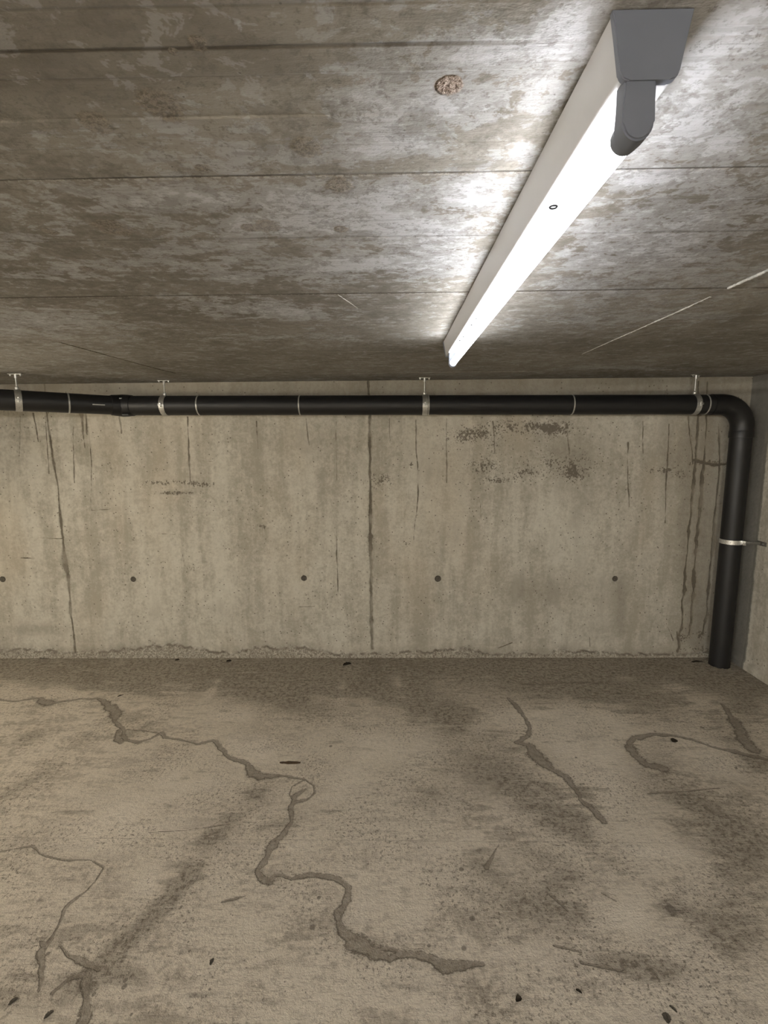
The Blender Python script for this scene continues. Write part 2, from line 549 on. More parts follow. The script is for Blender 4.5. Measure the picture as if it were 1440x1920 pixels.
# ------------------------------------------------------------------ back wall
WALL_LINES = [
    ([(83, 720), (88, 780), (95, 830), (101, 870), (107, 905), (111, 945), (115, 985), (118, 1010), (120, 1040), (123, 1060), (128, 1080), (129, 1100), (131, 1125), (133, 1155), (135, 1162), (138, 1190), (141, 1222)],
     [.006, .005, .006, .006, .008, .005, .007, .009, .011, .017, .015, .006, .007, .011, .006, .006, .007]),
    ([(690, 716), (693, 785), (694, 900), (695, 1000), (696, 1100), (697, 1180), (698, 1216)], [.009, .008, .008, .010, .009, .008, .010]),
    ([(63, 775), (68, 800), (72, 828)], .005), ([(152, 775), (155, 800), (159, 840)], [.007, .007, .004]), ([(161, 775), (163, 815)], .005), ([(224, 775), (227, 795), (229, 812)], [.007, .006, .004]),
    ([(84, 780), (88, 830), (92, 888)], .0025), ([(38, 780), (36, 865)], .0018), ([(137, 800), (139, 905)], .0025), ([(166, 800), (172, 870), (170, 950), (172, 957), (205, 955)], .0022),
    ([(352, 782), (354, 850), (357, 905)], .0032), ([(480, 790), (484, 842)], .002), ([(574, 785), (577, 815), (580, 835)], [.004, .004, .002]), ([(630, 790), (632, 900)], .0015), ([(631, 990), (632, 1060), (634, 1130)], .0022),
    ([(730, 785), (731, 830)], .002), ([(780, 788), (780, 840), (783, 870), (784, 930), (778, 985), (776, 1015)], .0028), ([(837, 785), (837, 830), (838, 905)], .0028),
    ([(343, 1040), (346, 1060), (352, 1068)], .0015), ([(303, 1001), (328, 1002)], .002), ([(40, 1046), (66, 1047)], .002), ([(80, 1009), (118, 1010)], .0015), ([(380, 864), (405, 866)], .001), ([(560, 1138), (590, 1137)], .0015),
    ([(925, 790), (928, 850)], .0035), ([(1060, 790), (1068, 850)], .003), ([(1178, 830), (1177, 890), (1180, 950)], .003), ([(1255, 795), (1253, 850), (1249, 905), (1247, 980)], .0035),
    ([(1205, 790), (1206, 850)], .002), ([(900, 940), (902, 970)], .0015),
    ([(1290, 782), (1292, 815), (1298, 850), (1300, 870)], .004),
    ([(1310, 716), (1308, 790), (1303, 870), (1300, 915)], [.006, .006, .007, .007]),
    ([(1300, 915), (1297, 945), (1292, 990), (1288, 1030), (1285, 1060), (1281, 1130), (1278, 1168), (1272, 1192)], [.008, .008, .010, .009, .007, .010, .008, .010]),
    ([(1327, 716), (1325, 790), (1320, 865)], [.005, .006, .005]), ([(1320, 865), (1315, 920), (1310, 990), (1304, 1050), (1300, 1100), (1296, 1150), (1292, 1190)], [.007, .010, .010, .008, .009, .010, .010]),
    ([(1347, 800), (1350, 860), (1345, 920), (1341, 970), (1337, 1030), (1332, 1060), (1328, 1110), (1326, 1150), (1320, 1175), (1318, 1190)], [.004, .005, .006, .010, .009, .011, .008, .010, .006, .008]),
    ([(1318, 880), (1315, 940)], .003), ([(1268, 1185), (1275, 1210), (1270, 1222)], .008),
    ([(1302, 862), (1320, 868), (1340, 872), (1362, 870)], [.008, .010, .012, .010]),
    ([(1252, 1175), (1263, 1200)], .003),
    ([(283, 1222), (300, 1215), (330, 1200)], .001), ([(760, 1195), (800, 1188)], .001), ([(935, 1215), (960, 1205)], .004), ([(1105, 1195), (1106, 1212)], .004),
]
WALL_PITS = [  # honeycombed patches
    (890, 812, 60, 16, -12, 1.0), (1000, 800, 60, 14, 0, .9), (1045, 805, 30, 16, -10, .8), (925, 835, 12, 18, 0, .6), (905, 875, 30, 16, 0, .9), (925, 900, 40, 6, 0, 1.0), (1060, 872, 66, 22, 0, .85), (985, 885, 20, 14, 0, .7),
    (1075, 895, 20, 14, 0, .9), (1240, 882, 34, 7, 0, .95), (1275, 892, 14, 10, 0, .9), (770, 872, 8, 8, 0, 1.0), (720, 900, 20, 12, 0, .6), (762, 1015, 12, 8, 0, .6), (320, 905, 60, 6, 0, 1.0), (380, 910, 30, 5, 0, .9), (330, 924, 44, 4, 0, 1.2),
    (295, 882, 8, 6, 0, .9), (148, 822, 12, 12, 0, .6), (210, 880, 40, 10, 0, .4), (490, 988, 14, 5, 0, .7), (355, 1063, 22, 4, 0, .7), (490, 960, 60, 30, 0, .3), (960, 968, 14, 10, 0, .5), (875, 1105, 12, 8, 0, .25), (1022, 1132, 8, 8, 0, .5), (1320, 868, 40, 6, 0, .8),
    (1280, 1195, 16, 12, 0, 1.1), (1315, 1190, 10, 10, 0, 1.0), (700, 905, 30, 20, 0, .5), (960, 845, 150, 60, 0, .18), (600, 1160, 300, 40, 0, .2), (600, 1000, 400, 80, 0, .12), (1085, 1000, 18, 30, 0, .3), (1360, 870, 30, 6, 0, .7), (1315, 1218, 50, 8, 0, .9)]
WALL_DARK = [
    (1000, 840, 140, 50, 0, .35), (1085, 900, 36, 90, 0, .35), (1040, 1110, 90, 46, 0, .45), (830, 900, 60, 60, 0, .22), (820, 1000, 60, 30, 0, .2), (1165, 1130, 16, 60, 0, .5), (1320, 900, 44, 90, 0, .55), (1310, 1060, 34, 130, 0, .6),
    (1320, 1190, 50, 30, 0, .6), (60, 1180, 100, 14, 0, .4), (720, 850, 34, 60, 0, .3), (1250, 850, 30, 60, 0, .3), (340, 924, 40, 5, 0, .6), (610, 830, 60, 40, 0, .2), (150, 820, 14, 30, 0, .35), (205, 830, 12, 40, 0, .25), (430, 1150, 260, 20, 0, .15),
    (300, 1060, 14, 30, 0, .25), (190, 1060, 14, 20, 0, .3), (970, 1110, 30, 30, 0, .3), (1140, 1180, 80, 20, 0, .25), (870, 1140, 60, 30, 0, .2), (40, 775, 120, 10, 0, .25), (700, 724, 1400, 20, 0, 1.5), (1380, 740, 70, 50, 0, .9), (1325, 1000, 60, 200, 0, .5), (1320, 800, 70, 60, 0, .4), (1200, 1000, 160, 160, 0, .18)]  # long strip above the pipe and left patch below it paint its shade
WALL_LIGHT = [(200, 960, 200, 90, 0, .35), (480, 1120, 160, 60, 0, .25), (1230, 1100, 60, 120, 0, .3), (900, 1050, 60, 60, 0, .25), (960, 1180, 120, 30, 0, .25), (620, 900, 90, 60, 0, .25), (1200, 960, 60, 60, 0, .25), (100, 870, 90, 60, 0, .2), (1240, 820, 50, 30, 0, .2)]
kick = smooth_noise(1, 21, .035, ((1.3, .6), (.42, .9), (.15, .5), (.05, .35), (.02, .2)))
kick_d = smooth_noise(1, 5, .004, ((.2, .5), (.03, 1), (.012, .8)))


def kick_h(u):
    return np.clip(.058 + kick(u) - .030 * np.clip((u - .55) / .6, 0, 1), .022, .13)


def wall_disp(U, V, co):
    e = np.clip((kick_h(U) - V) / .008, 0, 1)
    co[:, 1] -= e * (.010 + kick_d(U + V * 7.3) * (V > .02))
    g = line_field(U, V, WALL_LINES[:2], wl)
    co[:, 1] += np.clip(1.3 - g, 0, 1) * .003
    return co


def wall_mat(name, is_back=True):
    M = Mat(name)
    X, Y, Z = M.xyz()
    big = M.noise(M.P, 1.1, 5, .55, .3)
    med = M.noise(M.vec((1, 1, .55)), 5.5, 7, .6, .3)
    st = M.noise(M.vec((1, 1, .09)), 9, 6, .6, .2)
    st2 = M.noise(M.vec((1, 1, .05)), 30, 5, .6, .1)
    fine = M.noise(M.P, 45, 7, .68)
    tone = M.add(M.add(M.mul(big, .30), M.mul(med, .28)), M.add(M.mul(st, .42), M.add(M.mul(M.sub(M.noise(M.P, 16, 7, .7), .5), .30), M.mul(M.sub(fine, .5), .30))))
    c = M.mix(M.step(tone, .38, .63), (.205, .187, .146), (.330, .310, .254))
    warm = M.noise(M.vec((1, 1, .4), loc=(3, 1, 2)), 1.8, 3)
    c = M.mix(M.mul(M.step(warm, .45, .75), .35), c, (.30, .255, .185))
    if is_back:
        dk = M.attr('dark'); lt = M.attr('light'); pt = M.attr('pits')
        rag = M.add(M.mul(M.sub(med, .5), 1.2), M.mul(M.sub(st, .5), 1.0))
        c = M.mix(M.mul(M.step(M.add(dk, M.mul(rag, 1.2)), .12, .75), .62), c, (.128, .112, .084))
        c = M.mix(M.mul(M.step(M.add(lt, rag), .1, .8), .3), c, (.38, .355, .295))
    else:
        dk = M.step(Y, 3.05, 3.5); pt = .0
    # air holes: sparse everywhere, crowded in the honeycombed patches
    v1 = M.voro(M.vec((1, 1, 1)), 28)
    v2 = M.voro(M.vec((1, 1, .8), loc=(.3, .7, .1)), 62)
    dn = M.add(M.noise(M.P, 6, 3), M.mul(pt, .5) if is_back else 0.0)
    p1 = M.mul(M.step(v1[0], .17, .09), M.step(dn, .46, .54))
    warp = M.noise(M.P, 90, 4, .8)
    dens = M.mul(pt, .34) if is_back else .0
    p2 = M.step(M.sub(M.add(v2[0], M.mul(M.sub(warp, .5), .5)), dens), .045, -.03)
    if is_back: pt = M.mul(pt, M.step(M.noise(M.vec((1, 1, 1), loc=(4, 4, 4)), 17, 5, .7), .38, .56, .35, 1.3))
    p3n = M.noise(M.vec((1, 1, .8)), 50, 6, .8)
    p3 = M.step(M.add(p3n, M.mul(pt, .20) if is_back else 0.0), .70, .74)
    pits = M.mx(M.mx(p1, p2), p3)
    c = M.mix(M.mul(pits, .8), c, (.060, .048, .035))
    h = M.add(M.noise(M.P, 40, 5, .75), M.mul(M.noise(M.P, 170, 3, .7), .3))
    if is_back:
        wob = M.add(M.mul(M.sub(M.noise(M.vec((1, 1, .5)), 45, 6, .7), .5), 1.6), M.mul(M.sub(M.noise(M.P, 160, 3), .5), .9))
        ck = M.add(M.attr('line'), wob)
        core = M.step(ck, 1.3, .8)
        halo = M.step(ck, 2.6, 1.0)
        vis = M.step(M.noise(M.P, 7, 4, .6), .36, .56, .45, 1.0)
        core = M.mul(core, vis)
        c = M.mix(M.mul(halo, .40), c, (.15, .13, .095))
        c = M.mix(M.mul(core, .85), c, (.062, .051, .036))
        h = M.sub(h, M.mul(M.step(M.attr('line'), 1.2, .6), .5))
        # rough kicker at the foot
        kz = M.attr('foot')
        kk = M.step(M.add(kz, M.mul(M.sub(M.noise(M.P, 60, 5, .7), .5), .022)), -.004, .002)
        crumb = M.noise(M.P, 75, 6, .8)
        c = M.mix(M.mul(kk, .55), c, (.32, .295, .235))
        c = M.mix(M.mul(M.mul(kk, M.step(crumb, .47, .58)), .8), c, (.075, .062, .045))
        rim = M.mul(M.step(M.add(kz, M.mul(M.sub(crumb, .5), .03)), -.014, -.003), M.step(kz, .012, .003))
        c = M.mix(M.mul(M.mul(rim, M.step(M.noise(M.P, 14, 4), .42, .58)), .7), c, (.075, .062, .045))
        h = M.add(h, M.mul(M.step(kz, -.004, .002), M.mul(M.noise(M.P, 75, 3, .8), 1.6)))
        near = M.step(M.add(kz, M.mul(M.sub(med, .5), .12)), -.08, .0)
        c = M.mix(M.mul(M.mul(near, M.step(fine, .42, .56)), .5), c, (.12, .10, .075))
    else:
        gr = M.math('ABSOLUTE', M.sub(Y, M.add(3.430, M.mul(M.sub(M.noise(M.P, 8, 6, .7), .5), .045))))
        g1 = M.step(gr, .016, .006)
        cor = M.step(M.add(Y, M.mul(M.sub(med, .5), .04)), 3.41, 3.445)  # corner stain with the pipe's shadow painted into it
        c = M.mix(M.mul(cor, .8), c, (.084, .080, .070))
        c = M.mix(M.mul(g1, .7), c, (.085, .08, .066))
    nb = M.bump(h, .75, .005)
    c = M.mix(1.0, c, GAIN_WALL, 'MULTIPLY')
    return M.finish(c, .86, nb, None, .25)


WM = wall_mat('wall_concrete')
us = spaced(XL, XR + .02, -3.35, XR, .0055)
vs = spaced(0, H, 0, H, .0055)
wall_back = sheet('wall_back', us, vs, lambda u, v: np.stack([u, np.full_like(u, DW), v], -1), WM, {
    'line': lambda u, v: line_field(u, v, rough(WALL_LINES[:2], wl, (.003, .0), 8, bead=.5) + rough(WALL_LINES[2:], wl, (.006, .0), 9, bead=.6), lambda a, b: (a, b)),
    'pits': lambda u, v: blob_field(u, v, WALL_PITS, wl),
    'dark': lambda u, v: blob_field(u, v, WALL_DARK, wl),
    'light': lambda u, v: blob_field(u, v, WALL_LIGHT, wl),
    'foot': lambda u, v: kick_h(u) - v}, disp=wall_disp)

WM2 = wall_mat('wall_concrete_plain', False)
rk = smooth_noise(1, 9, .02)


def rdisp(U, V, co):
    e = np.clip((.045 + rk(U) - V) / .01, 0, 1)
    co[:, 0] -= e * .012
    return co


sheet('wall_right', spaced(YB, DW + .02, 2.4, DW, .008), spaced(0, H, 0, H, .012), lambda u, v: np.stack([np.full_like(u, XR), u, v], -1), WM2, flip=True, disp=rdisp)
sheet('wall_left', np.array([YB, DW]), np.array([0, H]), lambda u, v: np.stack([np.full_like(u, XL), u, v], -1), WM2)
sheet('wall_front', np.array([XL, XR]), np.array([0, H]), lambda u, v: np.stack([u, np.full_like(u, YB), v], -1), WM2, flip=True)

# ------------------------------------------------------------------ ceiling
BOARDS = [.10, .30, .46, .572, .625, .668, .745, .81, .893, 1.0, 1.148, 1.25, 1.37, 1.553, 1.75, 1.95, 2.2, 2.5, 2.917, 3.25]
STRONG = {.625: .8, .893: 1.0, 1.553: 1.0, .572: .5, .668: .35, 1.148: .5, 2.2: .4, .81: .25, 1.0: .25, 1.25: .22, 1.37: .3, 2.917: .4}
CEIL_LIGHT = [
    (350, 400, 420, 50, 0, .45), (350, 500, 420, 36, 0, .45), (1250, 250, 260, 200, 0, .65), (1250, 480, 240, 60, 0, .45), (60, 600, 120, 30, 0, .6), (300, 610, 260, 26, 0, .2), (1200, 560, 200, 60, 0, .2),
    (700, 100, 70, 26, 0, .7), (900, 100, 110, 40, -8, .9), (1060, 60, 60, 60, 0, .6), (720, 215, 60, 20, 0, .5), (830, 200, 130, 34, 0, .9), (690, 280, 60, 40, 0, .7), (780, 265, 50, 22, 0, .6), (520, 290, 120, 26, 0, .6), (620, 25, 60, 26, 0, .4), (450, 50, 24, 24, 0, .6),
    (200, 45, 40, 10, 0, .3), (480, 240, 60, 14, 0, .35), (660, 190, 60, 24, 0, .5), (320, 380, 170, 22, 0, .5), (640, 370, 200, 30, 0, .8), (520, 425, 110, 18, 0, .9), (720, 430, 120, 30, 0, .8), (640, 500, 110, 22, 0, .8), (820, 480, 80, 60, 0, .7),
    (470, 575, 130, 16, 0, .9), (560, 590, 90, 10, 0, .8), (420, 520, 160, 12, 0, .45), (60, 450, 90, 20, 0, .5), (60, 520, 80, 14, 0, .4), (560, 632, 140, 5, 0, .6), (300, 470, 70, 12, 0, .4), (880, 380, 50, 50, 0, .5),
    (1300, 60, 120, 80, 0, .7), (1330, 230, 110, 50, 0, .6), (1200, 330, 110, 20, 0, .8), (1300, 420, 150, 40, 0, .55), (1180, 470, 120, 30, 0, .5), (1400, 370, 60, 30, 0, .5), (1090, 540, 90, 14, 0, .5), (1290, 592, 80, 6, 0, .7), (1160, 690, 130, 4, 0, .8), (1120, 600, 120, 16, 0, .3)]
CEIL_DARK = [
    (60, 60, 300, 110, 0, 1.7), (300, 100, 260, 60, 0, .8), (500, 130, 130, 30, 0, .35), (190, 200, 200, 60, 0, .3), (620, 240, 40, 50, 20, .4), (800, 30, 60, 20, 0, .4), (330, 400, 110, 12, 0, .5), (215, 430, 60, 16, 20, .8), (110, 470, 70, 14, 10, .4), (350, 525, 90, 20, 10, .6),  # first two blobs paint the near left corner darker for light falloff
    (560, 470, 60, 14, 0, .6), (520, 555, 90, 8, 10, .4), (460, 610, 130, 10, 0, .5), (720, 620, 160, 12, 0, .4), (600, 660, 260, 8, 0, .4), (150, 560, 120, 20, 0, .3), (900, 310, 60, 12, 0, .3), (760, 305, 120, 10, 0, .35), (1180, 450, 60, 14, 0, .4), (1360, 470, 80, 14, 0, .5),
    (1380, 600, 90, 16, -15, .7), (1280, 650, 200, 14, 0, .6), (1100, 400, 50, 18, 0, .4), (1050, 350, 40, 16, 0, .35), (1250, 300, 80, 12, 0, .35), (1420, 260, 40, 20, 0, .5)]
CEIL_ROUGH = [(842, 163, 26), (1000 / 2 + 2, 425, 26), (470, 428, 18), (212, 428, 34), (636, 346, 26), (640, 430, 14), (575, 275, 30), (160, 505, 14), (95, 435, 14), (370, 80, 18), (325, 95, 10), (180, 230, 30), (300, 200, 40), (380, 315, 14), (420, 500, 8)]


def ceiling_mat():
    M = Mat('ceiling_concrete')
    X, Y, Z = M.xyz()
    big = M.noise(M.P, 1.5, 4, .5, .2)
    med = M.noise(M.vec((.6, 1, 1)), 10, 10, .70, .5)
    small = M.noise(M.vec((.85, 1, 1)), 30, 9, .74, .3)
    blot = M.noise(M.vec((.8, 1, 1), loc=(2, 7, 1)), 16, 7, .66, .8)
    fine = M.noise(M.P, 90, 7, .72)
    grain = M.noise(M.vec((.05, 1, 1)), 150, 5, .6)
    grain2 = M.noise(M.vec((.03, 1, 1)), 48, 5, .6)
    tone = M.add(M.add(M.mul(big, .35), M.mul(med, .3)), M.add(M.mul(small, .38), M.mul(grain2, .08)))
    c = M.mix(M.step(tone, .40, .64), (.135, .121, .094), (.270, .252, .212))
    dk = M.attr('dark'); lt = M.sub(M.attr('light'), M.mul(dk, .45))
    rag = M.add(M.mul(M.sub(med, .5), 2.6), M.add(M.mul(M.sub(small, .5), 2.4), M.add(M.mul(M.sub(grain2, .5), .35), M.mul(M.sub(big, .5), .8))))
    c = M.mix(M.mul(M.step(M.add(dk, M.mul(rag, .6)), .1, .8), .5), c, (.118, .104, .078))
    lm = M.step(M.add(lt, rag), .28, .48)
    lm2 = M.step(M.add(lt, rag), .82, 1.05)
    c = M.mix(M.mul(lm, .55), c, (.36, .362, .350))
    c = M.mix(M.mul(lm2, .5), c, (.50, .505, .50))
    c = M.mix(M.mul(M.mul(M.step(grain, .52, .64), M.step(med, .40, .62)), .30), c, (.13, .118, .095))
    c = M.mix(M.mul(M.step(fine, .53, .66), .42), c, (.12, .108, .085))
    c = M.mix(M.mul(M.step(M.add(blot, M.mul(M.sub(fine, .5), .5)), .53, .60), .34), c, (.120, .110, .090))
    c = M.mix(M.mul(M.step(M.sub(blot, M.mul(M.sub(small, .5), .5)), .43, .38), .24), c, (.47, .475, .465))
    # board joints
    brk = M.step(M.noise(M.vec((1, 1, 1), loc=(5, 5, 5)), 3.0, 4, .7), .36, .56)
    crum = M.noise(M.vec((1, .6, 1)), 120, 3, .7)
    jn = M.mul(M.step(M.attr('joint'), .1, .9), M.add(.4, M.mul(brk, .6)))
    c = M.mix(M.mul(jn, .85), c, (.060, .050, .036))
    lp = M.mul(M.attr('lip'), M.step(crum, .48, .58))
    c = M.mix(M.mul(lp, .6), c, (.46, .44, .38))
    # rough plaster / honeycomb spots
    wob = M.mul(M.sub(M.noise(M.P, 40, 5, .7), .5), 1.2)
    rs = M.step(M.add(M.attr('spot'), wob), 1.2, .85)
    gcol = M.mix(M.step(M.noise(M.P, 150, 5, .8), .42, .60), (.26, .225, .17), (.105, .088, .065))
    c = M.mix(M.mul(rs, .7), c, gcol)
    rp = M.step(M.add(M.attr('rock'), M.mul(wob, .4)), 1.2, .95)
    c = M.mix(rp, c, M.mix(M.step(M.noise(M.P, 210, 5, .8), .44, .58), (.50, .41, .33), (.17, .12, .085)))
    pv = M.voro(M.P, 60)[0]
    pit = M.mul(M.step(pv, .13, .07), M.step(M.noise(M.P, 12, 2), .52, .62))
    c = M.mix(M.mul(pit, .6), c, (.06, .05, .04))
    h = M.add(M.noise(M.vec((.7, 1, 1)), 34, 5, .76), M.mul(M.noise(M.vec((.3, 1, 1)), 160, 3, .7), .35))
    h = M.sub(h, M.mul(M.attr('joint'), .9))
    h = M.add(h, M.mul(M.step(M.attr('spot'), 1.1, .7), M.mul(M.noise(M.P, 190, 3, .8), 1.2)))
    h = M.add(h, M.mul(M.step(M.attr('rock'), 1.1, .9), M.mul(M.noise(M.P, 130, 3, .8), 4.0)))
    nb = M.bump(h, .95, .0042)
    c = M.mix(1.0, c, GAIN_CEIL, 'MULTIPLY')
    return M.finish(c, .80, nb, None, .3)


CM = ceiling_mat()
rsb = np.random.RandomState(4)
boff = rsb.uniform(-.0012, .0012, len(BOARDS) + 1)
cw = smooth_noise(1, 31, .0012, ((.8, 1), (.3, .5)))


def ceil_disp(U, V, co):
    k = np.searchsorted(np.array(BOARDS), V - 1e-6)
    co[:, 2] += boff[k] + cw(U + 13.7 * k) * .6
    d = np.hypot((U - rock[0]) / .020, (V - rock[1]) / .020)
    co[:, 2] += np.clip(1 - d, 0, 1) * .004 * rsb.uniform(.3, 1, len(U))
    return co


rock = ce(842, 163)
ex = [q + e for q in BOARDS for e in (-.0036, -.0022, -.0008, .0008, .0022, .0036, .007, .010)]
jwob = smooth_noise(1, 77, .0012, ((.5, 1), (.12, .5)))


def joint_f(u, v):
    o = np.zeros(len(u))
    for y0, s_ in STRONG.items():
        d = np.abs(v - y0)
        o = np.maximum(o, s_ * np.clip(1.25 - d / (.0018 + .0016 * s_) + jwob(u + y0 * 31) * 180, 0, 1) * (d < .006) * (1 if y0 > .7 else np.clip(1.0 - (u - .02) / .2, .25, 1)))
    return o


def lip_f(u, v):
    o = np.zeros(len(u))
    for y0 in (.893, 1.553, 2.2, 2.917):
        d = v - y0 - .005
        o = np.maximum(o, np.clip(1.3 - np.abs(d) / .0035, 0, 1))
    return o


us = spaced(XL, XR + .02, -2.8, XR, .009)
vs = spaced(YB, DW + .02, .45, DW, .0065, extra=ex)
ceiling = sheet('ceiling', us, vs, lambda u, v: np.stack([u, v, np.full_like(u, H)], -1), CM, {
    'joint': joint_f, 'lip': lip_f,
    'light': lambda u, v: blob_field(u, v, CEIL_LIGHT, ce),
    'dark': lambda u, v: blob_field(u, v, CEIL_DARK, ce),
    'spot': lambda u, v: spot_field(u, v, CEIL_ROUGH, ce),
    'rock': lambda u, v: spot_field(u, v, [(842, 163, 25)], ce)}, flip=True, disp=ceil_disp)


# pale mortar seams standing proud of the ceiling where shuttering sheets met
seam_m = simple('seam_mortar', (.50, .49, .46), .9, 0, .25, .6, 60, .2)
seam_d = simple('seam_mortar_shaded', (.19, .165, .125), .9, 0, .3, .5, 60, .2)  # dark copy that paints in the shadow line along the left ridge


def seam(pts, rad, mat, seed, label=None, step=.006):
    rs = random.Random(seed)
    bm = bmesh.new()
    P = [ce(*p) for p in pts]
    out = []; rr = []
    for (a, b, ra, rb) in zip(P, P[1:], rad, rad[1:]):
        L = math.hypot(b[0] - a[0], b[1] - a[1]); n = max(2, int(L / step))
        for k in range(n):
            t = k / n
            out.append((a[0] + (b[0] - a[0]) * t + rs.uniform(-1, 1) * .0010, a[1] + (b[1] - a[1]) * t, H - .001))
            rr.append((ra + (rb - ra) * t) * rs.uniform(.6, 1.25))
    sweep(bm, out, rr, 8)
    o = obj('mortar_seam', bm, mat, ceiling)
    if label: o['label'] = label
    return o


seam([(1490, 480), (1440, 506), (1362, 541)], [.0048, .0046, .0040], seam_m, 1, 'thick pale ridge of mortar')
seam([(1332, 555), (1270, 584), (1180, 624), (1090, 664)], [.0030, .0036, .0030, .0016], seam_m, 2, 'thin pale ridge of mortar')
seam([(110, 641), (180, 660), (290, 690), (330, 700)], [.0015, .0022, .003, .002], seam_d, 3, 'thin ridge of mortar darkened as a shadow line')
seam([(634, 552), (660, 570), (672, 578)], [.0012, .0014, .0008], seam_m, 4, 'short pale mortar thread')

# ------------------------------------------------------------------ tie hole plugs on the wall
plug_m = simple('plug_mortar', (.105, .095, .078), .9, 0, .25, .5, 90, .2)
PL = [((5, 1086), 'grey mortar plug in the back wall, cut by the left edge of the photo', 1.05),
      ((250, 1086), 'grey round mortar plug right of the left dark wall joint', .95),
      ((570, 1084), 'grey round mortar plug left of the middle wall joint', 1.0),
      ((821, 1085), 'grey round mortar plug right of the middle wall joint', 1.1),
      ((1153, 1085), 'grey round mortar plug nearest the vertical drain pipe', .95)]
for (px, lab, s_) in PL:
    u, v = wl(*px)
    bm = bmesh.new()
    R_ = .0225 * s_
    ringz = [(R_, .003), (R_, -.0016), (R_ * .95, -.0030), (R_ * .84, -.0016), (R_ * .45, -.0010), (0, -.0008)]
    prev = None
    rs = random.Random(px[0])
    wb = [1 + rs.uniform(-.03, .03) for _ in range(28)]
    for (r, dy) in ringz:
        if r == 0:
            cvt = bm.verts.new((u, DW + dy, v))
            for k in range(28): bm.faces.new((prev[k], prev[(k + 1) % 28], cvt))
        else:
            cur = [bm.verts.new((u + r * wb[k] * math.cos(2 * PI * k / 28), DW + dy, v + r * wb[k] * math.sin(2 * PI * k / 28))) for k in range(28)]
            if prev:
                for k in range(28): bm.faces.new((prev[k], prev[(k + 1) % 28], cur[(k + 1) % 28], cur[k]))
            prev = cur
    tag(obj('wall_plug', bm, plug_m), lab, 'plug', 'mortar plugs in the back wall')

# ------------------------------------------------------------------ fluorescent batten light
white_m = simple('lamp_white_enamel', (.52, .525, .545), .38, 0, .02, .01, 30, .5)
plast_m = simple('lamp_grey_plastic', (.150, .165, .205), .45, 0, .02, .01, 30, .4)
metal_m = simple('galvanised_steel', (.60, .60, .58), .36, .85, .12, .12, 120, .5)
bolt_m = simple('bright_zinc', (.80, .80, .78), .30, .8, .08, .05, 120, .5)
dark_metal = simple('dull_steel', (.17, .165, .15), .5, .6, .2, .1, 120, .5)
fit_dark = simple('dark_screw_rim', (.006, .006, .006), .9, 0, .1, .0, 80, .0)
yel_m = simple('lamp_cap_aluminium', (.6, .6, .56), .35, .8, .05, .05, 80, .5)


def tube_mat(name, col, e):
    M = Mat(name)
    M.finish(col, .3)
    M.bs.inputs['Emission Color'].default_value = (*col, 1)
    M.bs.inputs['Emission Strength'].default_value = e
    return M.m


E_MAIN, E_LEFT, E_BACK = 38.0, 108.0, 1230.0
tube_cool = tube_mat('lit_tube_glass', (.98, .985, 1.0), E_MAIN)
tube_warm = tube_mat('lit_tube_glass_warm', (1.0, .89, .70), E_LEFT)
tube_back = tube_mat('fill_tube_glass', (1.0, .955, .88), E_BACK)


def extrude_profile(bm, prof, y0, y1):
    A = [bm.verts.new((x, y0, z)) for x, z in prof]
    B = [bm.verts.new((x, y1, z)) for x, z in prof]
    n = len(prof)
    for k in range(n): bm.faces.new((A[k], A[(k + 1) % n], B[(k + 1) % n], B[k]))
    bm.faces.new(A); bm.faces.new(B[::-1])


def trap(wt, wb, h, r, off=0.0, steps=5):
    """trapezium hanging from z=0, wide at the top, with rounded lower corners"""
    pts = [(-wt / 2, off)]
    dx, dz = (wt - wb) / 2, h
    L = math.hypot(dx, dz)
    for side in (-1, 1):
        c = Vector((side * wb / 2, -h))
        p_side = c + Vector((side * dx / L, dz / L)) * r
        p_bot = c + Vector((-side, 0)) * r
        arc = []
        for k in range(steps + 1):
            t = k / steps
            q = p_side * (1 - t) ** 2 + c * 2 * t * (1 - t) + p_bot * t * t
            arc.append((q.x, q.y))
        pts += arc if side == -1 else arc[::-1]
    pts.append((wt / 2, off))
    return pts


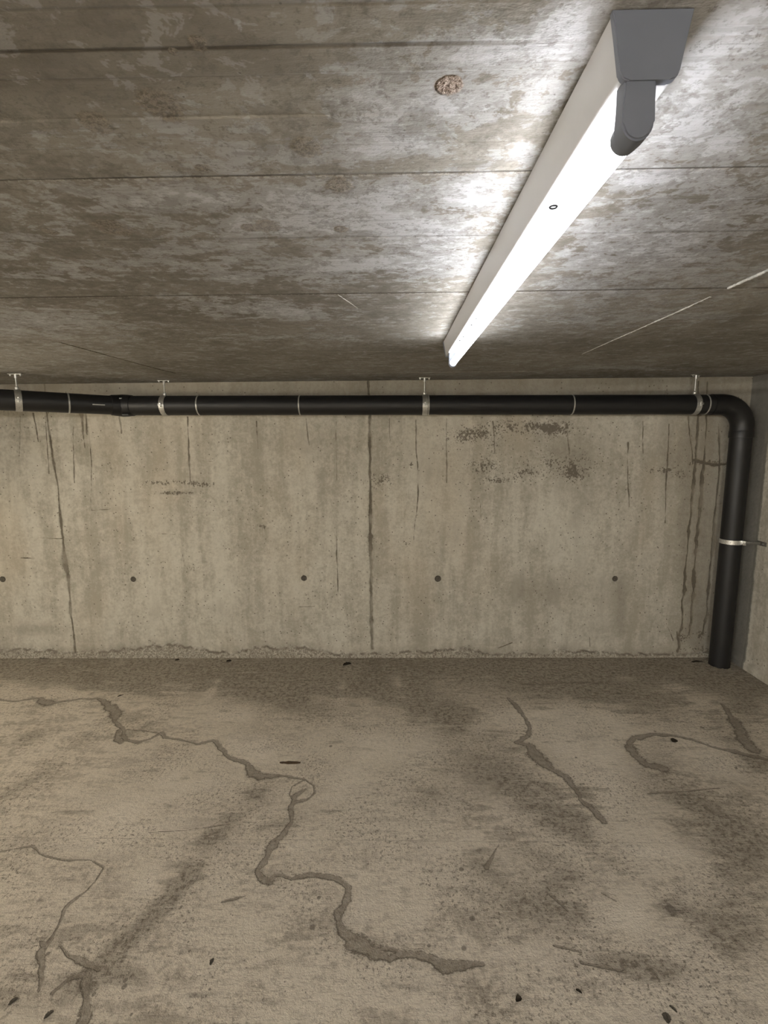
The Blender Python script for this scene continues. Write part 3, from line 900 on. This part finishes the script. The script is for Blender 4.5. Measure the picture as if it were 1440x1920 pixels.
def batten(y0, y1, zt, tube_m, label):
    t = empty('fluorescent_light', (.2828, (y0 + y1) / 2, zt), label, 'ceiling light')
    cx = .2828
    bm = bmesh.new()
    extrude_profile(bm, [(cx + x, zt + z) for x, z in trap(.082, .0595, .0645, .005, .0)], y0 + .004, y1 - .004)
    hs = obj('housing', bm, white_m, t)
    for yy in (y0, y1 - .022):
        bm = bmesh.new()
        pr = [(cx + x, zt + z) for x, z in trap(.0865, .0605, .068, .009, .0, 7)]
        extrude_profile(bm, pr, yy, yy + .022 if yy > y0 else yy + .009)
        es = [e for e in bm.edges if abs(e.verts[0].co.y - e.verts[1].co.y) < 1e-6]
        bmesh.ops.bevel(bm, geom=es, offset=.0012, segments=2, affect='EDGES')
        obj('end_cap', bm, plast_m, t)
    tz = zt - .108
    for (ya, s_) in ((y0 + .002, 1), (y1 - .104, -1)):
        # arm of the lamp holder, rounded below
        bm = bmesh.new()
        w_ = .0175
        pr = [(cx - .008 - w_, zt - .062), (cx - .008 - w_, tz + .001)]
        for k in range(1, 12):
            a = PI + PI * k / 12
            pr.append((cx - .008 + w_ * math.cos(a), tz + .001 + w_ * 1.1 * math.sin(a)))
        pr += [(cx - .008 + w_, tz + .001), (cx - .008 + w_, zt - .062)]
        extrude_profile(bm, pr, ya, ya + .022)
        es = [e for e in bm.edges if abs(e.verts[0].co.y - e.verts[1].co.y) < 1e-6]
        bmesh.ops.bevel(bm, geom=es, offset=.0022, segments=2, affect='EDGES')
        lh = obj('lamp_holder', bm, plast_m, t)
        bm = bmesh.new()
        if s_ == 1: sweep(bm, [(cx - .008, ya + .018, tz), (cx - .008, ya + .030, tz), (cx - .008, ya + .036, tz)], [.0165, .0165, .0155], 32)
        else: sweep(bm, [(cx - .008, ya - .010, tz), (cx - .008, ya + .004, tz)], [.0150, .0155], 32)
        obj('socket_collar', bm, plast_m, lh)
    bm = bmesh.new()
    ta, tb = y0 + .036, y1 - .112
    sweep(bm, [(cx - .008, ta, tz), (cx - .008, tb, tz)], [.013, .013], 32)
    obj('tube', bm, tube_m, t)
    # slotted screw on the reflector face
    bm = bmesh.new()
    sx, sy = cx - .0075, y0 + .290
    torus(bm, (sx, sy, zt - .0650), (0, 0, 1), .0058, .0017, 28, 6)
    obj('screw', bm, fit_dark, t)
    for yy, xx in ((y1 - .69, .0055), (y1 - .608, .004), (y1 - .428, .004), (y1 - .362, -.001)):
        bm = bmesh.new()
        box(bm, (cx - .014 + xx, yy, zt - .0652), (.006, .008, .0020), .0005)
        obj('rivet', bm, fit_dark, t)
    return t


ZC = H - .0005
light = batten(.586, 2.30, ZC, tube_cool, 'long white fluorescent batten light with one lit tube on the ceiling')


def copy_tree(o, parent=None):
    c = o.copy()
    COL.objects.link(c)
    c.parent = parent
    for ch in list(o.children):
        copy_tree(ch, c)
    return c


def relamp(o, mat):
    for ch in o.children:
        if ch.name.startswith('tube'):
            ch.data = ch.data.copy(); ch.data.materials[0] = mat
        relamp(ch, mat)


DROP = .34  # left lamp lowered on added rods so more light reaches the ceiling
UNSEEN_LAMPS = [(-3.2, .5, 'unseen warm fluorescent batten light to the left, lowered on two added rods', tube_warm),
       (-4.6, -5.3, 'added fill batten light out of view behind the viewer, the farther one to the left', tube_back),
       (-1.0, -5.3, 'added fill batten light out of view straight behind the viewer', tube_back)]
for (dx, dy, lab, mt) in UNSEEN_LAMPS:  # out-of-view battens; the two rear ones are added fill for wall and floor
    o = copy_tree(light)
    o.location = (light.location.x + dx, light.location.y + dy, light.location.z)
    o['label'] = lab
    relamp(o, mt)
    if mt is tube_warm:
        o.location.z -= DROP
        for yy in (-.6, .6):
            bm = bmesh.new()
            cyl(bm, (o.location.x, o.location.y + yy, H + .001), (o.location.x, o.location.y + yy, o.location.z - .003), .004, 12)
            obj('hanging_rod', bm, metal_m, o)

# ------------------------------------------------------------------ drain pipe
pipe_m = simple('black_plastic', (.009, .009, .010), .46, 0, .15, .03, 25, .5)
fit_m = simple('black_plastic_fitting', (.007, .007, .008), .42, 0, .15, .03, 25, .5)
mark_m = simple('pale_marking', (.42, .42, .40), .6, 0, .1, .02, 60, .3)
YP = 3.496
RP = .0690


def zp(x): return 1.962 - (x + .12) * .0075


XV = 2.492
XE = 2.33                                     # where the bend starts
XK = -1.93                                    # kink of the pipe on the left
KA = math.radians(40)
dirL = Vector((-math.cos(KA), -math.sin(KA), .012)).normalized()
pk = Vector((XK, YP, zp(XK)))
t = empty('drain_pipe', (XV, YP, 0), 'black plastic drain pipe along the back wall that bends down to the floor', 'pipe')
bm = bmesh.new()
sweep(bm, [(XE, YP, zp(XE)), (XK + .05, YP, zp(XK))], [RP, RP], 56)
run = obj('horizontal_pipe', bm, pipe_m, t)
bm = bmesh.new()
sweep(bm, [pk + dirL * .05, pk + dirL * 1.6], [.066, .066], 56)
obj('branch_pipe', bm, pipe_m, t)
# 90 degree bend
bm = bmesh.new()
rb = XV - XE
pts = []
for k in range(0, 17):
    a = PI / 2 * k / 16
    pts.append((XE + rb * math.sin(a), YP, zp(XE) - rb * (1 - math.cos(a))))
zb = zp(XE) - rb
pts = [(XE - .07, YP, zp(XE - .07))] + pts + [(XV, YP, zb - .03)]
sweep(bm, pts, [RP + .0035] * len(pts), 56)
obj('bend', bm, fit_m, t)
bm = bmesh.new()
sweep(bm, [(XV, YP, zb - .022), (XV, YP, zb - .030), (XV, YP, zb - .070), (XV, YP, zb - .0705)], [RP + .004, RP + .0062, RP + .0062, RP + .001], 56)
obj('socket', bm, fit_m, t)
bm = bmesh.new()
sweep(bm, [(XV, YP, zb - .04), (XV - .004, YP - .006, -.01)], [RP, RP], 56)
obj('downpipe', bm, pipe_m, t)
# angled coupling on the left
bm = bmesh.new()
pr = pk + Vector((1, 0, 0)) * .075
sweep(bm, [pr, pk + Vector((.03, 0, 0)), pk, pk + dirL * .03, pk + dirL * .075], [RP + .004, RP + .009, RP + .010, RP + .006, RP + .002], 56)
cp = obj('coupling', bm, fit_m, t)
bm = bmesh.new()
box(bm, pk + Vector((.045, -.045, -.066)), (.05, .03, .016), .004)
obj('latch', bm, fit_m, cp)


def patch(bm, c, axis, R_, ang, da, wdt):
    ring_band(bm, c, axis, R_ - .001, R_ + .0006, wdt, 8, ang - da / 2, ang + da / 2, nz=(0, -1, 0))


bm = bmesh.new(); patch(bm, pk + dirL * .16, dirL, .066, -.08, .10, .075)
tag(obj('pale_mark', bm, mark_m, t), 'short pale printed dash')
bm = bmesh.new(); patch(bm, pk + Vector((.015, 0, 0)), (-1, 0, 0), RP + .0098, .62, .10, .035)
tag(obj('pale_mark', bm, mark_m, t), 'small pale mark on the coupling')
# weld rings
ring_m = simple('pale_weld', (.50, .50, .47), .35, .5, .1, .05, 100, .5)
for px in (368, 560, 804, 1077, 1331):
    x = at(px, 759, 1, YP - .06)[0]
    bm = bmesh.new(); ring_band(bm, (x, YP, zp(x)), (1, 0, 0), RP - .001, RP + .0022, .0085, 64)
    tag(obj('weld_ring', bm, ring_m, t), 'thin pale ring around the black pipe')
q = pk + dirL * .33
bm = bmesh.new(); ring_band(bm, q, dirL, .065, .0685, .009, 64)
tag(obj('weld_ring', bm, ring_m, t), 'thin pale ring around the black pipe')
# crumbs of mortar round the foot of the pipe
bm = bmesh.new()
rs = random.Random(5)
for k in range(70):
    a = rs.uniform(0, 2 * PI); r = RP + rs.uniform(.004, .03) ; s_ = rs.uniform(.002, .007)
    box(bm, (XV - .004 + r * math.cos(a), YP - .006 + r * math.sin(a), s_ * .3), (s_ * 1.6, s_, s_ * .8), 0, Matrix.Rotation(rs.uniform(0, 3), 4, 'Z'))
fo = obj('mortar_crumbs', bm, simple('crumb_mortar', (.26, .24, .19), .9, 0, .3, .3, 90, .2), floor, smooth=False)
fo['kind'] = 'stuff'


# ------------------------------------------------------------------ hangers
def hanger(c, axis, r, label, lean=0.0):
    axis = Vector(axis).normalized()
    c = Vector(c)
    top = Vector((c.x, c.y, H + .0005))
    t = empty('pipe_hanger', (c.x, c.y, H), label, 'pipe hanger', 'steel hangers holding the horizontal pipe')
    front = Vector((0, 0, 1)).cross(axis)
    if front.y > 0: front = -front
    bm = bmesh.new()
    ring_band(bm, c, axis, r + .0004, r + .0035, .036, 64)
    band = obj('clamp_band', bm, metal_m, t)
    # the folded lugs where the two halves are screwed together
    for sgn in (1, -1):
        bm = bmesh.new()
        rot = Matrix(((axis.x, front.x, 0, 0), (axis.y, front.y, 0, 0), (axis.z, front.z, 1, 0), (0, 0, 0, 1)))
        for dz in (-.004, .004):
            box(bm, c + front * (r + .010) * sgn + Vector((0, 0, dz)), (.034, .018, .0026), .0006, rot)
        obj('lug', bm, metal_m, t)
        bm = bmesh.new()
        p = c + front * (r + .012) * sgn
        cyl(bm, p + Vector((0, 0, .016)), p + Vector((0, 0, -.016)), .0036, 12)
        cyl(bm, p + Vector((0, 0, .006)), p + Vector((0, 0, .012)), .0072, 6)
        cyl(bm, p + Vector((0, 0, -.006)), p + Vector((0, 0, -.012)), .0072, 6)
        obj('screw', bm, bolt_m, t)
    bm = bmesh.new()
    zt = c.z + r
    sweep(bm, [(c.x, c.y, zt), (c.x, c.y, zt + .006), (c.x, c.y, zt + .012), (c.x, c.y, zt + .020), (c.x, c.y, zt + .024)], [.008, .0115, .0120, .0105, .005], 18)
    obj('hanger_nut', bm, bolt_m, t)
    bm = bmesh.new()
    cyl(bm, (c.x, c.y, zt + .012), (c.x, c.y, H - .004), .0048, 14)
    obj('threaded_rod', bm, metal_m, t)
    bm = bmesh.new()
    cyl(bm, (c.x, c.y, H - .028), (c.x, c.y, H - .003), .0080, 8)
    obj('rod_socket', bm, bolt_m, t)
    bm = bmesh.new()
    rot = Matrix.Rotation(lean, 4, 'Z')
    box(bm, (c.x, c.y, H - .0022), (.082, .026, .0036), .0008, rot)
    obj('ceiling_plate', bm, metal_m, t)
    for s_ in (-1, 1):
        bm = bmesh.new()
        d = rot @ Vector((s_ * .032, 0, 0))
        cyl(bm, (c.x + d.x, c.y + d.y, H - .0035), (c.x + d.x, c.y + d.y, H - .0095), .0062, 6)
        cyl(bm, (c.x + d.x, c.y + d.y, H - .0095), (c.x + d.x, c.y + d.y, H - .014), .0035, 12)
        obj('bolt', bm, bolt_m, t)
    return t


lx = pk + dirL * .60
hanger(lx, dirL, .066, 'steel pipe hanger nearest the left edge, on the slanting pipe', math.radians(5))
for px, lab, ln in ((304, 'steel pipe hanger just right of the black coupling', .25), (797, 'steel pipe hanger below the far end of the lit tube', 0), (1309, 'steel pipe hanger beside the downward pipe bend', .5)):
    x = at(px, 759, 1, YP - .05)[0]
    hanger((x, YP, zp(x)), (1, 0, 0), RP, lab, ln)

# wall bracket of the downpipe
pc = at(1376, 1018, 1, YP - RP)
zc_ = pc[2]
t = empty('pipe_bracket', (XV, YP, zc_), 'steel strap bracket holding the vertical black pipe to the right wall', 'pipe bracket')
bm = bmesh.new()
ring_band(bm, (XV - .002, YP - .003, zc_), (0, 0, 1), RP + .0004, RP + .0036, .031, 64)
obj('clamp_band', bm, bolt_m, t)
hit = at(1427, 1018, 0, XR)
ang0 = Vector((.45, -.9, 0)).normalized()
p0 = Vector((XV, YP - .003, zc_)) + ang0 * (RP + .003)
bm = bmesh.new()
for k in (-1, 1):
    box(bm, p0 + ang0 * .012 + Vector((-ang0.y, ang0.x, 0)) * .004 * k, (.026, .0028, .031), .0006, Matrix.Rotation(math.atan2(ang0.y, ang0.x), 4, 'Z'))
obj('lug', bm, bolt_m, t)
p1 = p0 + ang0 * .022
p2 = Vector((XR - .006, hit[1] + .0, zc_ + .006))
bm = bmesh.new()
dv = p2 - p1
box(bm, (p1 + p2) / 2, (dv.length, .004, .020), .0008, Matrix.Rotation(math.atan2(dv.y, dv.x), 4, 'Z'))
obj('strap', bm, dark_metal, t)
bm = bmesh.new()
box(bm, (XR - .003, hit[1] - .010, zc_ + .004), (.005, .085, .030), .0008)
obj('wall_plate', bm, dark_metal, t)
bm = bmesh.new()
cyl(bm, (XR - .004, hit[1] - .030, zc_ + .004), (XR - .013, hit[1] - .030, zc_ + .004), .007, 6)
obj('bolt', bm, metal_m, t)

# ------------------------------------------------------------------ litter on the floor
leaf_m = simple('dry_dark_leaf', (.035, .028, .020), .8, 0, .4, .3, 120, .2)
leaf_g = simple('dry_grey_leaf', (.085, .075, .060), .85, 0, .4, .3, 120, .2)
rust_m = simple('rusty_steel', (.085, .058, .036), .8, .3, .5, .5, 160, .3)


def leaf(px, py, L, Wd, ang, mat, label, curl=.3, name='leaf', cat='leaf', group=None):
    x, y = fl(px, py)
    e = fl(px + 10, py)
    s = math.hypot(e[0] - x, e[1] - y) / 10
    L *= s; Wd *= s
    rs = random.Random(int(px * 7 + py))
    bm = bmesh.new()
    nu, nv = 9, 5
    top = []; bot = []
    for i in range(nu):
        u = i / (nu - 1)
        wd = Wd * (math.sin(PI * (u * .86 + .07)) ** .8) * rs.uniform(.75, 1.15)
        rt = []; rbm = []
        for j in range(nv):
            v = j / (nv - 1) * 2 - 1
            z = .0015 + curl * L * (.35 * v * v * wd / max(Wd, 1e-6) + .25 * (u - .5) ** 2) + rs.uniform(0, .0008)
            p = ((u - .5) * L, v * wd / 2 + .12 * L * math.sin(u * 2.5), z)
            rt.append(bm.verts.new((p[0], p[1], z + .0006))); rbm.append(bm.verts.new((p[0], p[1], z - .0006)))
        top.append(rt); bot.append(rbm)
    for i in range(nu - 1):
        for j in range(nv - 1):
            bm.faces.new((top[i][j], top[i + 1][j], top[i + 1][j + 1], top[i][j + 1]))
            bm.faces.new((bot[i][j], bot[i][j + 1], bot[i + 1][j + 1], bot[i + 1][j]))
    for i in range(nu - 1):
        for j in (0, nv - 1): bm.faces.new((top[i][j], bot[i][j], bot[i + 1][j], top[i + 1][j]))
    for j in range(nv - 1):
        for i in (0, nu - 1): bm.faces.new((top[i][j], top[i][j + 1], bot[i][j + 1], bot[i][j]))
    zmin = min(v.co.z for v in bm.verts)
    bmesh.ops.translate(bm, vec=(0, 0, .0002 - zmin), verts=bm.verts)
    o = obj(name, bm, mat)
    o.location = (x, y, 0)
    o.rotation_euler = (0, 0, math.radians(ang))
    return tag(o, label, cat, group)


G = 'dead leaves lying on the floor'
leaf(973, 1876, 13, 11, 20, leaf_m, 'curled black leaf at the bottom centre right of the floor', .8, group=G)
leaf(1085, 1860, 11, 6, -40, leaf_m, 'small black leaf right of the curled black leaf', .4, group=G)
leaf(1252, 1910, 18, 15, 60, leaf_g, 'grey leaf at the bottom edge near the right corner', .2, group=G)
leaf(1262, 1893, 14, 7, -60, leaf_g, 'narrow grey leaf touching the grey leaf near the bottom right corner', .2, group=G)
leaf(651, 1247, 17, 7, 25, leaf_m, 'dark leaf at the wall foot beside the middle wall joint', .5, group=G)
leaf(1265, 1390, 12, 14, 15, leaf_m, 'black flake on the pale patch in the right part of the floor', .4, group=G)
leaf(398, 1804, 12, 7, 75, leaf_g, 'small dark leaf standing out on the lower left floor', .3, group=G)
leaf(92, 1904, 16, 9, 50, leaf_g, 'brown leaf scrap near the bottom left corner', .3, group=G)
leaf(25, 1879, 15, 8, 50, leaf_g, 'brown leaf scrap at the left edge of the lower floor', .3, group=G)
leaf(226, 1305, 11, 3, 40, leaf_m, 'thin dark splinter beside the long floor crack on the left', .1, 'splinter', 'splinter')
leaf(332, 1238, 8, 7, 10, leaf_m, 'black crumb against the wall foot in the left half', .3, 'debris', 'debris')
leaf(429, 1240, 9, 8, 10, leaf_m, 'dark crumb at the wall foot right of the black crumb', .3, 'debris', 'debris')
leaf(83, 1235, 18, 5, 0, leaf_m, 'flat dark scrap at the wall foot left of the left wall joint', .1, 'debris', 'debris')
leaf(1308, 1242, 24, 5, 0, leaf_m, 'flat dark scrap on the floor left of the downpipe foot', .1, 'debris', 'debris')
# rusted strip let into the floor
x, y = fl(544, 1430)
bm = bmesh.new()
rs = random.Random(3)
A = []
for k in range(14):
    u = k / 13
    hw = .0125 * (math.sin(PI * (u * .9 + .05)) ** .35) * rs.uniform(.75, 1.1)
    xx = x + (u - .5) * .112
    A.append([bm.verts.new((xx, y - hw, .0002)), bm.verts.new((xx, y - hw * .7, .0022)), bm.verts.new((xx, y, .0012 + rs.uniform(0, .001))), bm.verts.new((xx, y + hw * .7, .0024)), bm.verts.new((xx, y + hw, .0002))])
for a, b in zip(A, A[1:]):
    for j in range(4): bm.faces.new((a[j], a[j + 1], b[j + 1], b[j]))
bm.faces.new(A[0]); bm.faces.new(A[-1])
tag(obj('metal_strip', bm, rust_m), 'short rusty metal strip embedded in the floor left of centre', 'metal strip')
